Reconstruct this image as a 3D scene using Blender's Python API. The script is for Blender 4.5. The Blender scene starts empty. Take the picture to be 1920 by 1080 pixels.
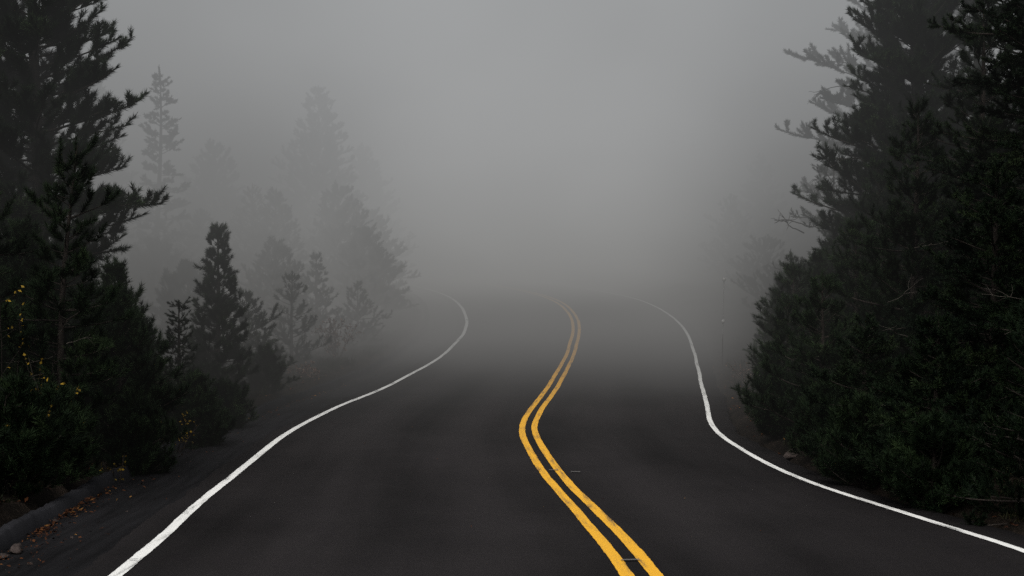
import bpy, math
import numpy as np
from mathutils import Vector

sc = bpy.context.scene
COL = sc.collection
PI = math.pi

# ------------------------------------------------------------------ helpers
def tag(o, label=None, cat=None, group=None, kind=None):
    if label: o['label'] = label
    if cat: o['category'] = cat
    if group: o['group'] = group
    if kind: o['kind'] = kind
    return o

def mesh_obj(name, v, faces, mats, parent=None, attr=None, uv=None, smooth=False, mi=None):
    """faces: (n,k) int array or list of such arrays; linked as one mesh object"""
    if not isinstance(faces, list): faces = [faces]
    faces = [np.asarray(f, np.int32) for f in faces if len(f)]
    v = np.asarray(v, np.float32)
    me = bpy.data.meshes.new(name)
    me.vertices.add(len(v)); me.vertices.foreach_set('co', v.ravel())
    tot = np.concatenate([np.full(len(f), f.shape[1], np.int32) for f in faces])
    idx = np.concatenate([f.ravel() for f in faces])
    start = np.concatenate([[0], np.cumsum(tot)[:-1]]).astype(np.int32)
    me.loops.add(len(idx)); me.loops.foreach_set('vertex_index', idx)
    me.polygons.add(len(tot)); me.polygons.foreach_set('loop_start', start)
    me.polygons.foreach_set('loop_total', tot)
    if mi is not None: me.polygons.foreach_set('material_index', np.asarray(mi, np.int32))
    me.update(calc_edges=True)
    if smooth: me.polygons.foreach_set('use_smooth', np.ones(len(tot), bool))
    if attr is not None:
        a = me.attributes.new('tint', 'FLOAT', 'POINT'); a.data.foreach_set('value', np.asarray(attr, np.float32))
    if uv is not None:
        l = me.uv_layers.new(name='UVMap'); l.data.foreach_set('uv', np.asarray(uv, np.float32)[idx].ravel())
    for m in (mats if isinstance(mats, (list, tuple)) else [mats]): me.materials.append(m)
    o = bpy.data.objects.new(name, me); COL.objects.link(o)
    if parent is not None: o.parent = parent
    return o

def empty(name, loc):
    o = bpy.data.objects.new(name, None); o.location = loc; o.empty_display_size = .2; COL.objects.link(o); return o

def unit(a):
    return a / np.maximum(np.linalg.norm(a, axis=-1, keepdims=True), 1e-9)

def frames(T):
    up = np.zeros_like(T); up[..., 2] = 1
    flat = np.abs(T[..., 2]) > .95
    up[flat] = (1, 0, 0)
    a = unit(np.cross(T, up)); b = np.cross(T, a)
    return a, b

def tubes(P, r, sides):
    """P (n,k,3) centre lines, r (n,k) radii -> verts, quads"""
    n, k, _ = P.shape
    T = unit(np.gradient(P, axis=1)); a, b = frames(T)
    ang = np.linspace(0, 2*PI, sides, endpoint=False)
    V = P[:, :, None] + r[:, :, None, None]*(a[:, :, None]*np.cos(ang)[None, None, :, None] + b[:, :, None]*np.sin(ang)[None, None, :, None])
    base = (np.arange(n)*k*sides)[:, None, None] + (np.arange(k-1)*sides)[None, :, None]
    j = np.arange(sides)[None, None, :]; j2 = (j+1) % sides
    F = np.stack([base+j, base+j2, base+sides+j2, base+sides+j], -1).reshape(-1, 4)
    return V.reshape(-1, 3), F

def lerp_poly(P, i, t):
    """points at parameter t (0..1) on polyline i of P (n,k,3); also tangents"""
    k = P.shape[1]; s = np.clip(t, 0, .9999)*(k-1); a = s.astype(int); u = (s-a)[:, None]
    p0 = P[i, a]; p1 = P[i, a+1]
    return p0 + (p1-p0)*u, unit(p1-p0)

# ------------------------------------------------------------------ materials
def nt(name):
    m = bpy.data.materials.new(name); m.use_nodes = True
    n = m.node_tree.nodes; l = m.node_tree.links
    return m, n, l, n['Principled BSDF']

def ramp(n, stops):
    r = n.new('ShaderNodeValToRGB'); e = r.color_ramp.elements
    while len(e) < len(stops): e.new(.5)
    for q, (p, c) in zip(e, stops):
        q.position = p; q.color = (*c, 1) if len(c) == 3 else c
    return r

def noise(n, l, scale, detail=4, vec=None, rough=.5):
    t = n.new('ShaderNodeTexNoise'); t.inputs['Scale'].default_value = scale
    t.inputs['Detail'].default_value = detail; t.inputs['Roughness'].default_value = rough
    if vec is not None: l.new(vec, t.inputs['Vector'])
    return t

def foliage_mat(name, dark, mid, light, rough=.65):
    m, n, l, b = nt(name)
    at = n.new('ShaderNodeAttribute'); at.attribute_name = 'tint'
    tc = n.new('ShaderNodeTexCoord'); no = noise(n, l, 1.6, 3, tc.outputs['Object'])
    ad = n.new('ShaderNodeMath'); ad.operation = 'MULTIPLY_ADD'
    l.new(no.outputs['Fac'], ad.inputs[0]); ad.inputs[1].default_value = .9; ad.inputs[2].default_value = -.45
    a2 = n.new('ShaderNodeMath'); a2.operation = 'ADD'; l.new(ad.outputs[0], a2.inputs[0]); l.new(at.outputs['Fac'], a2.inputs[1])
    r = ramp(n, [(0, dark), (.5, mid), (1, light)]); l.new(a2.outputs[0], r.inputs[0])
    l.new(r.outputs[0], b.inputs['Base Color']); b.inputs['Roughness'].default_value = rough
    b.inputs['Specular IOR Level'].default_value = .06
    return m

M = {}
M['pine'] = foliage_mat('pine_needles', (.0035, .0070, .0032), (.0105, .0195, .0080), (.029, .047, .018))
M['fir'] = foliage_mat('fir_needles', (.0025, .0054, .0028), (.0075, .0145, .0062), (.022, .034, .013))
M['dry'] = foliage_mat('dry_reddish_foliage', (.06, .035, .028), (.12, .07, .055), (.20, .13, .10))
M['yellow'] = foliage_mat('yellow_leaves', (.025, .03, .008), (.15, .10, .015), (.42, .26, .025))
M['under'] = foliage_mat('undergrowth', (.005, .008, .004), (.012, .015, .007), (.035, .030, .014))
M['litter'] = foliage_mat('leaf_litter', (.02, .008, .005), (.085, .032, .012), (.40, .22, .055), .8)

def bark_mat(name, c0, c1):
    m, n, l, b = nt(name)
    tc = n.new('ShaderNodeTexCoord'); mp = n.new('ShaderNodeMapping'); mp.inputs['Scale'].default_value = (1, 1, .25)
    l.new(tc.outputs['Object'], mp.inputs[0]); no = noise(n, l, 40, 6, mp.outputs[0], .65)
    r = ramp(n, [(.3, c0), (.7, c1)]); l.new(no.outputs['Fac'], r.inputs[0]); l.new(r.outputs[0], b.inputs['Base Color'])
    b.inputs['Roughness'].default_value = .9; b.inputs['Specular IOR Level'].default_value = .1
    bu = n.new('ShaderNodeBump'); bu.inputs['Strength'].default_value = .8; bu.inputs['Distance'].default_value = .02
    l.new(no.outputs['Fac'], bu.inputs['Height']); l.new(bu.outputs[0], b.inputs['Normal'])
    return m
M['bark'] = bark_mat('bark', (.010, .008, .007), (.042, .035, .030))
M['barkpale'] = bark_mat('pale_dead_bark', (.035, .030, .026), (.12, .105, .09))

def asphalt_mat(name, c0, c1, band=.35, streak=False):
    m, n, l, b = nt(name)
    uv = n.new('ShaderNodeUVMap'); geo = n.new('ShaderNodeNewGeometry')
    fine = noise(n, l, 55, 5, geo.outputs['Position'], .7)
    grit = n.new('ShaderNodeTexVoronoi'); grit.inputs['Scale'].default_value = 120; l.new(geo.outputs['Position'], grit.inputs['Vector'])
    mp = n.new('ShaderNodeMapping'); mp.inputs['Scale'].default_value = (1, .06, 1); l.new(uv.outputs[0], mp.inputs[0])
    bandn = noise(n, l, 1.3 if not streak else 9, 3, mp.outputs[0], .5)
    mp2 = n.new('ShaderNodeMapping'); mp2.inputs['Scale'].default_value = (.35, .22, 1); l.new(uv.outputs[0], mp2.inputs[0])
    patch = noise(n, l, 1, 4, mp2.outputs[0], .55)
    # sum of the layers drives a ramp
    def madd(x, k, y):
        q = n.new('ShaderNodeMath'); q.operation = 'MULTIPLY_ADD'; l.new(x, q.inputs[0]); q.inputs[1].default_value = k
        if hasattr(y, 'is_linked'): l.new(y, q.inputs[2])
        else: q.inputs[2].default_value = y
        return q.outputs[0]
    s = madd(fine.outputs['Fac'], .55, -.275 + .5)
    s = madd(bandn.outputs['Fac'], band*2.2, s); s = madd(patch.outputs['Fac'], band*2.4, s)
    q = n.new('ShaderNodeMath'); q.operation = 'SUBTRACT'; l.new(s, q.inputs[0]); q.inputs[1].default_value = band*2.3
    s = madd(grit.outputs['Distance'], .25, q.outputs[0])
    sx = n.new('ShaderNodeSeparateXYZ'); l.new(uv.outputs[0], sx.inputs[0])
    # polished wheel tracks: paler strips about 1.8 m apart in each lane
    tr = n.new('ShaderNodeMath'); tr.operation = 'MULTIPLY'; l.new(sx.outputs[0], tr.inputs[0]); tr.inputs[1].default_value = 2*PI/1.85
    co = n.new('ShaderNodeMath'); co.operation = 'COSINE'; l.new(tr.outputs[0], co.inputs[0])
    s = madd(co.outputs[0], -.075 if not streak else 0, s)
    r = ramp(n, [(.2, c0), (.85, c1)]); l.new(s, r.inputs[0]); l.new(r.outputs[0], b.inputs['Base Color'])
    b.inputs['Roughness'].default_value = .82; b.inputs['Specular IOR Level'].default_value = .06
    bu = n.new('ShaderNodeBump'); bu.inputs['Strength'].default_value = .5; bu.inputs['Distance'].default_value = .006
    l.new(fine.outputs['Fac'], bu.inputs['Height']); l.new(bu.outputs[0], b.inputs['Normal'])
    return m
M['asphalt'] = asphalt_mat('asphalt', (.0034, .0030, .0031), (.0195, .0172, .0178))
M['old'] = asphalt_mat('old_shoulder_asphalt', (.0020, .0019, .0022), (.0120, .0115, .0128), .5, True)
M['kerb'] = asphalt_mat('asphalt_kerb', (.0035, .0035, .004), (.021, .021, .024), .5)

def paint_mat(name, col, dirt):
    m, n, l, b = nt(name)
    geo = n.new('ShaderNodeNewGeometry'); uv = n.new('ShaderNodeUVMap')
    a = noise(n, l, 70, 5, geo.outputs['Position'], .75)
    mp = n.new('ShaderNodeMapping'); mp.inputs['Scale'].default_value = (6, .5, 1); l.new(uv.outputs[0], mp.inputs[0])
    c = noise(n, l, 2, 4, mp.outputs[0], .6)
    ad = n.new('ShaderNodeMath'); ad.operation = 'ADD'; l.new(a.outputs['Fac'], ad.inputs[0]); l.new(c.outputs['Fac'], ad.inputs[1])
    sp = tuple(x*.45 + .02 for x in col)
    r = ramp(n, [(.385, dirt), (.42, sp), (.48, col)]);
    h = n.new('ShaderNodeMath'); h.operation = 'MULTIPLY'; h.inputs[1].default_value = .5; l.new(ad.outputs[0], h.inputs[0]); l.new(h.outputs[0], r.inputs[0])
    l.new(r.outputs[0], b.inputs['Base Color']); b.inputs['Roughness'].default_value = .7
    bu = n.new('ShaderNodeBump'); bu.inputs['Strength'].default_value = .35; bu.inputs['Distance'].default_value = .004
    l.new(a.outputs['Fac'], bu.inputs['Height']); l.new(bu.outputs[0], b.inputs['Normal'])
    return m
M['white'] = paint_mat('white_road_paint', (.80, .80, .77), (.06, .06, .06))
M['pale'] = paint_mat('worn_survey_paint', (.11, .105, .10), (.02, .02, .02))
M['yellowp'] = paint_mat('yellow_road_paint', (.80, .40, .007), (.08, .05, .02))

def soil_mat():
    m, n, l, b = nt('forest_soil')
    geo = n.new('ShaderNodeNewGeometry')
    a = noise(n, l, 2.2, 6, geo.outputs['Position'], .7); c = noise(n, l, 30, 5, geo.outputs['Position'], .7)
    ad = n.new('ShaderNodeMath'); ad.operation = 'ADD'; l.new(a.outputs['Fac'], ad.inputs[0]); l.new(c.outputs['Fac'], ad.inputs[1])
    h = n.new('ShaderNodeMath'); h.operation = 'MULTIPLY'; h.inputs[1].default_value = .5; l.new(ad.outputs[0], h.inputs[0])
    r = ramp(n, [(.35, (.004, .0032, .0026)), (.52, (.011, .0085, .0065)), (.70, (.038, .027, .021))]); l.new(h.outputs[0], r.inputs[0])
    l.new(r.outputs[0], b.inputs['Base Color']); b.inputs['Roughness'].default_value = .95; b.inputs['Specular IOR Level'].default_value = .05
    bu = n.new('ShaderNodeBump'); bu.inputs['Strength'].default_value = 1; bu.inputs['Distance'].default_value = .05
    l.new(h.outputs[0], bu.inputs['Height']); l.new(bu.outputs[0], b.inputs['Normal'])
    return m
M['soil'] = soil_mat()

def rock_mat():
    m, n, l, b = nt('rock')
    tc = n.new('ShaderNodeTexCoord'); a = noise(n, l, 14, 7, tc.outputs['Object'], .7)
    r = ramp(n, [(.35, (.014, .011, .010)), (.65, (.07, .055, .05))]); l.new(a.outputs['Fac'], r.inputs[0])
    l.new(r.outputs[0], b.inputs['Base Color']); b.inputs['Roughness'].default_value = .9; b.inputs['Specular IOR Level'].default_value = .1
    bu = n.new('ShaderNodeBump'); bu.inputs['Distance'].default_value = .01; l.new(a.outputs['Fac'], bu.inputs['Height']); l.new(bu.outputs[0], b.inputs['Normal'])
    return m
M['rock'] = rock_mat()

def plain(name, c, rough=.5, metal=0):
    m, n, l, b = nt(name)
    tc = n.new('ShaderNodeTexCoord'); a = noise(n, l, 12, 4, tc.outputs['Object'])
    r = ramp(n, [(.3, tuple(x*.8 for x in c)), (.7, c)]); l.new(a.outputs['Fac'], r.inputs[0]); l.new(r.outputs[0], b.inputs['Base Color'])
    b.inputs['Roughness'].default_value = rough; b.inputs['Metallic'].default_value = metal
    return m
M['post'] = plain('weathered_post', (.035, .032, .03), .8)
m_, n_, l_, b_ = nt('post_painted_haze'); t_ = n_.new('ShaderNodeTexCoord'); x_ = n_.new('ShaderNodeSeparateXYZ'); l_.new(t_.outputs['Object'], x_.inputs[0])
r_ = ramp(n_, [(.0, (.02, .016, .014)), (.36, (.03, .026, .024)), (.42, (.19, .19, .185)), (1, (.24, .24, .235))]); q_ = n_.new('ShaderNodeMath'); q_.operation = 'DIVIDE'; q_.inputs[1].default_value = 2.5  # upper post takes the fog's grey, haze painted into its colour
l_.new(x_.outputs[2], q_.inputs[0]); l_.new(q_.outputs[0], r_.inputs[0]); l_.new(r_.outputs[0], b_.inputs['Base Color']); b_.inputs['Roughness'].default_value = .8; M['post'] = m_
M['refl'] = plain('reflector', (.38, .38, .36), .4)
M['rim'] = plain('reflector_rim', (.12, .12, .12), .4, .6)

# ------------------------------------------------------------------ the road's centre line, in metres (x, y, z, left lane, right lane, shoulder)
CAM_Z = 2.1
ST = np.array([
 [1.30,-16.0,-2.08,3.80,3.30,1.24],[1.25,-8.0,-2.08,3.80,3.28,1.24],[1.15,0.0,-2.08,3.80,3.26,1.24],[1.08,4.6,-2.08,3.80,3.25,1.24],
 [1.0,8.88,-2.08,3.8,3.25,1.24],[0.9,11.01,-2.1,3.81,3.25,1.23],[0.79,13.13,-2.19,3.89,3.14,1.26],[0.65,15.32,-2.27,3.96,3.03,1.35],[0.51,17.62,-2.35,3.99,2.98,1.38],
 [0.39,19.98,-2.37,3.97,2.98,1.37],[0.27,22.33,-2.36,3.93,3.07,1.3],[0.26,24.68,-2.37,3.89,3.15,1.25],[0.5,27.02,-2.27,3.86,3.2,1.25],[0.71,29.36,-2.26,3.8,3.26,1.25],
 [0.9,31.67,-2.24,3.75,3.31,1.25],[1.1,33.94,-2.16,3.71,3.36,1.25],[1.3,36.14,-2.08,3.66,3.42,1.24],[1.47,38.27,-2.0,3.61,3.46,1.24],[1.69,40.31,-1.87,3.58,3.49,1.24],
 [1.8,42.29,-1.7,3.57,3.51,1.24],[1.99,44.2,-1.53,3.57,3.51,1.23],[2.08,46.08,-1.34,3.59,3.49,1.23],[2.15,47.94,-1.13,3.65,3.45,1.23],[2.09,49.78,-0.92,3.73,3.4,1.23],
 [1.96,51.6,-0.71,3.77,3.38,1.23],[1.72,53.43,-0.53,3.8,3.37,1.23],[1.41,55.25,-0.39,3.79,3.38,1.23],[1.04,57.07,-0.28,3.78,3.38,1.23],[0.64,58.9,-0.17,3.77,3.38,1.23],
 [0.13,60.9,-0.07,3.77,3.38,1.23],[-1.4,66.0,.2,3.7,3.4,1.2],[-3.6,72.0,.5,3.7,3.5,1.2],[-7,80.0,.9,3.6,3.6,1.2],[-13,90.0,1.5,3.6,3.6,1.2],[-22,101.0,2.1,3.6,3.6,1.2],[-34,112.0,2.6,3.6,3.6,1.2],[-50,122.0,3,3.6,3.6,1.2]])
ST[:, 2] += CAM_Z
def catmull(P, per):
    n = len(P); P = np.vstack([2*P[0]-P[1], P, 2*P[-1]-P[-2]])
    t = np.linspace(0, n-1-1e-6, per*(n-1)+1); i = t.astype(int); u = (t-i)[:, None]
    a, b, c, d = P[i], P[i+1], P[i+2], P[i+3]
    return .5*(2*b+(c-a)*u+(2*a-5*b+4*c-d)*u**2+(3*b-3*c+d-a)*u**3)
RC = catmull(ST, 40)
_g = np.exp(-.5*(np.arange(-60, 61)/22.)**2); _g /= _g.sum()
RC = np.stack([np.convolve(np.pad(RC[:, c], 60, mode='reflect', reflect_type='odd'), _g, 'valid') for c in range(6)], 1)
_T = unit(np.gradient(RC[:, :2], axis=0)); RN = np.c_[-_T[:, 1], _T[:, 0]]     # to the left of travel
RS = np.r_[0, np.cumsum(np.hypot(*np.diff(RC[:, :2], axis=0).T))]
rng0 = np.random.default_rng(5)

def smooth_noise(s, wave, seed):
    r = np.random.default_rng(seed); g = r.uniform(-1, 1, int(s.max()/wave)+4); q = s/wave; i = q.astype(int); u = q-i; u = u*u*(3-2*u)
    return g[i]*(1-u)+g[i+1]*u

def ribbon(name, offs, mat, smooth=True):
    """offs: list of (lateral offset array, height array) across; one sheet along the road"""
    k = len(offs); n = len(RC)
    V = np.stack([np.c_[RC[:, :2]+RN*(o[:, None] if np.ndim(o) else o), RC[:, 2]+h] for o, h in offs], 1)
    UV = np.stack([np.c_[o*np.ones(n), RS] for o, h in offs], 1)
    i = np.arange(n-1)[:, None]*k; j = np.arange(k-1)[None]
    F = np.stack([i+j, i+k+j, i+k+j+1, i+j+1], -1).reshape(-1, 4)
    return mesh_obj(name, V.reshape(-1, 3), F, mat, uv=UV.reshape(-1, 2), smooth=smooth)

wL, wR, wS = RC[:, 3], RC[:, 4], RC[:, 5]
ragL = .33 + .07*smooth_noise(RS, 2.3, 1) + .03*smooth_noise(RS, .5, 2) + .012*smooth_noise(RS, .09, 3)
ragR = .38 + .06*smooth_noise(RS, 1.7, 4) + .03*smooth_noise(RS, .4, 5) + .015*smooth_noise(RS, .08, 6)
z0 = np.zeros(len(RC))
tag(ribbon('road', [(-(wR+ragR), z0-.10), (-(wR+ragR)+.015, z0-.004), (-(wR*.5), z0+.015), (z0, z0+.022), (wL*.5, z0+.015), (wL+ragL-.015, z0-.002), (wL+ragL, z0-.06)], M['asphalt']), kind='structure')
kf = wL+wS+.02*smooth_noise(RS, 1.3, 7)
tag(ribbon('road_shoulder', [(wL+ragL-.10, z0-.045), (wL+.7, z0-.045), (kf+.05, z0-.06)], M['old']), kind='structure')
kt = .035*smooth_noise(RS, .6, 8) + .025*smooth_noise(RS, .11, 18)
kh = .085 + .02*smooth_noise(RS, .9, 9) + .018*smooth_noise(RS, .09, 19)
tag(ribbon('kerb', [(kf-.02, z0-.08), (kf+.0+kt*.3, z0-.035), (kf+.045+kt*.5, z0+kh*.88), (kf+.07+kt*.6, z0+kh), (kf+.14+kt, z0+kh), (kf+.24, z0+kh-.10)], M['kerb'], smooth=False), kind='structure')

# painted lines: 0.1-0.12 m wide, slightly wavering, 4 mm proud
def line(name, mid, width, mat, hgt, seed):
    j = lambda q: .003*smooth_noise(RS, .35, seed+q)+.003*smooth_noise(RS, .06, seed+q+1)
    c = mid + .008*smooth_noise(RS, 1.6, seed+9)
    o = ribbon(name, [(c-width/2+j(0), hgt+z0), (c+width/2+j(5), hgt+z0)], mat)
    return tag(o, kind='structure')
cs = lambda o, w: np.interp(np.abs(o), [0, 1], [.022, .022])
def surf(mid):   # height of the cambered road at a lateral offset
    w = np.where(mid > 0, wL, wR); a = np.abs(mid)
    q = np.where(a < w*.5, .022-.007*a/(w*.5), .015-.018*(a-w*.5)/(w*.5+.33))
    return q
line('white_edge_line', wL+z0, .102, M['white'], surf(wL)+.007, 20)
line('white_edge_line', -wR+z0, .085, M['white'], surf(-wR)+.007, 40)
line('yellow_centre_line', z0+.103, .100, M['yellowp'], surf(z0+.16)+.006, 60)
line('yellow_centre_line', z0-.103, .100, M['yellowp'], surf(z0-.16)+.006, 80)

# surveyor's short tick marks across the lines
def tick(x, y, w, l, mat, rz, hgt=.016):
    i = min(int(np.searchsorted(RC[:, 1], y)), len(RC)-1); u = float((np.array([x, y])-RC[i, :2])@RN[i])
    z = RC[i, 2]+float(surf(np.full(len(RC), u))[i])+hgt
    c, s_ = math.cos(rz), math.sin(rz)
    v = [(x+a*c-b*s_, y+a*s_+b*c, z) for a, b in ((-w/2, -l/2), (w/2, -l/2), (w/2, l/2), (-w/2, l/2))]
    o = mesh_obj('tick_mark', v, np.array([[0, 1, 2, 3]]), mat, uv=np.array([(0, 0), (1, 0), (1, 1), (0, 1)])); return tag(o, kind='structure')
for a in [(.53, 18.1, .12, .05, M['pale'], .1), (.80, 17.9, .12, .05, M['pale'], -.1), (.90, 10.85, .14, .035, M['pale'], .15), (-3.22, 14.0, .07, .03, M['asphalt'], .1), (-2.93, 11.0, .07, .02, M['asphalt'], .1), (-3.56, 17.1, .03, .05, M['asphalt'], .2)]: tick(*a)

# ------------------------------------------------------------------ ground sheet
def vnoise(x, y, sc_, seed):
    r = np.random.default_rng(seed); g = r.uniform(-1, 1, (64, 64)); a = x/sc_; b = y/sc_
    i = np.floor(a).astype(int); j = np.floor(b).astype(int); u = a-i; v = b-j; u = u*u*(3-2*u); v = v*v*(3-2*v)
    G = lambda p, q: g[p % 64, q % 64]
    return (G(i, j)*(1-u)+G(i+1, j)*u)*(1-v)+(G(i, j+1)*(1-u)+G(i+1, j+1)*u)*v
_cs = RC[::10]; _csn = RN[::10]
def ground(x, y):
    """height of the ground at x, y and the signed lateral distance from the road's centre (left positive)"""
    x = np.atleast_1d(np.asarray(x, float)); y = np.atleast_1d(np.asarray(y, float))
    z = np.empty_like(x); U = np.empty_like(x)
    for s in range(0, len(x), 4000):
        e = slice(s, s+4000)
        dx = x[e, None]-_cs[None, :, 0]; dy = y[e, None]-_cs[None, :, 1]; d2 = dx*dx+dy*dy; k = d2.argmin(1); a = np.arange(len(k))
        lat = dx[a, k]*_csn[k, 0]+dy[a, k]*_csn[k, 1]; dist = np.sqrt(d2[a, k])*np.where(lat < 0, -1, 1)
        left = dist > 0; A = np.abs(dist)
        we = np.where(left, _cs[k, 3]+_cs[k, 5]+.22, _cs[k, 4]+.42); b = A-we
        zl = np.interp(b, [-.05, .08, 1.2, 4, 12, 60], [-.2, .12, .22, .45, 1.3, 3.5])
        zr = np.interp(b, [-.1, .12, .7, 2.0, 5, 12, 60], [-.2, -.03, .16, .42, .7, 1.4, 4.0])
        rough = np.clip(b, 0, 1)
        zz = _cs[k, 2]+np.where(left, zl, zr)+rough*(.10*vnoise(x[e], y[e], 1.3, 1)+.05*vnoise(x[e], y[e], .45, 2)+np.clip((b-4)/10, 0, 1)*.6*vnoise(x[e], y[e], 7, 3))
        z[e] = zz; U[e] = dist
    return z, U
xs = np.r_[-260, -200, -150, -100, -70, -50, -40, -33, np.arange(-28, -14, 1.0), np.arange(-14, 14, .2), np.arange(14, 28, 1.0), 33, 40, 50, 70, 100, 150, 200, 260]
ys = np.r_[-60, -40, -28, -20, -14, np.arange(-10, 8, .8), np.arange(8, 62, .2), np.arange(62, 130, 1.2), 140, 160, 190, 240, 320, 420]
gx, gy = np.meshgrid(xs, ys); gz, gu = ground(gx.ravel(), gy.ravel())
nx = len(xs); i, j = np.meshgrid(np.arange(nx-1), np.arange(len(ys)-1)); a = (j*nx+i).ravel()
tag(mesh_obj('ground', np.c_[gx.ravel(), gy.ravel(), gz], np.stack([a, a+1, a+nx+1, a+nx], 1), M['soil'], smooth=True), kind='structure')
def gz1(x, y): return float(ground([x], [y])[0][0])

# ------------------------------------------------------------------ trees
def needles(P, per_m, nl, nw, ang, rng, tmin=0., tint=None):
    n, k, _ = P.shape
    L = np.linalg.norm(np.diff(P, axis=1), axis=2).sum(1)
    cnt = rng.poisson(np.maximum(L*(1-tmin)*per_m, 1)); idx = np.repeat(np.arange(n), cnt); m = len(idx)
    t = tmin+(1-tmin)*rng.random(m)
    p, T = lerp_poly(P, idx, t); a, b = frames(T)
    ph = rng.uniform(0, 2*PI, m)[:, None]; rad = a*np.cos(ph)+b*np.sin(ph)
    an = (np.where(t > .93, ang*.5, ang)*rng.uniform(.7, 1.25, m))[:, None]
    d = T*np.cos(an)+rad*np.sin(an); d[:, 2] += .10; d = unit(d)
    ln = nl*rng.uniform(.7, 1.15, m)*np.where(t < .15, .75, 1)
    side = unit(np.cross(d, rng.normal(size=(m, 3))))*(nw*.5)
    V = np.empty((m, 3, 3)); V[:, 0] = p-side; V[:, 1] = p+side; V[:, 2] = p+d*ln[:, None]
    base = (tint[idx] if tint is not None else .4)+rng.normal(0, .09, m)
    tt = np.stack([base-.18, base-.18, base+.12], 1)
    return V.reshape(-1, 3), tt.ravel()

def grow(S, D, L, lift, rng, k=4, wob=.08):
    """polylines from S along D, length L, bending up by lift"""
    n = len(S); P = np.empty((n, k, 3)); P[:, 0] = S; d = D.copy(); st = (L/(k-1))[:, None]
    for q in range(1, k):
        d = d+rng.normal(0, wob, (n, 3)); d[:, 2] += lift/(k-1); d = unit(d); P[:, q] = P[:, q-1]+d*st
    return P

PROFILE = {
 'pine': ([0, .06, .25, .5, .75, .9, 1], [.55, .80, 1.0, .86, .60, .34, .12]),
 'spire': ([0, .1, .3, .6, .85, 1], [.8, 1.0, .85, .55, .28, .06]),
 'bush': ([0, .15, .4, .7, .9, 1], [.85, 1, .88, .52, .24, .08]),
 'open': ([0, .1, .4, .7, .9, 1], [.5, .9, 1, .8, .5, .2])}

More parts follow.
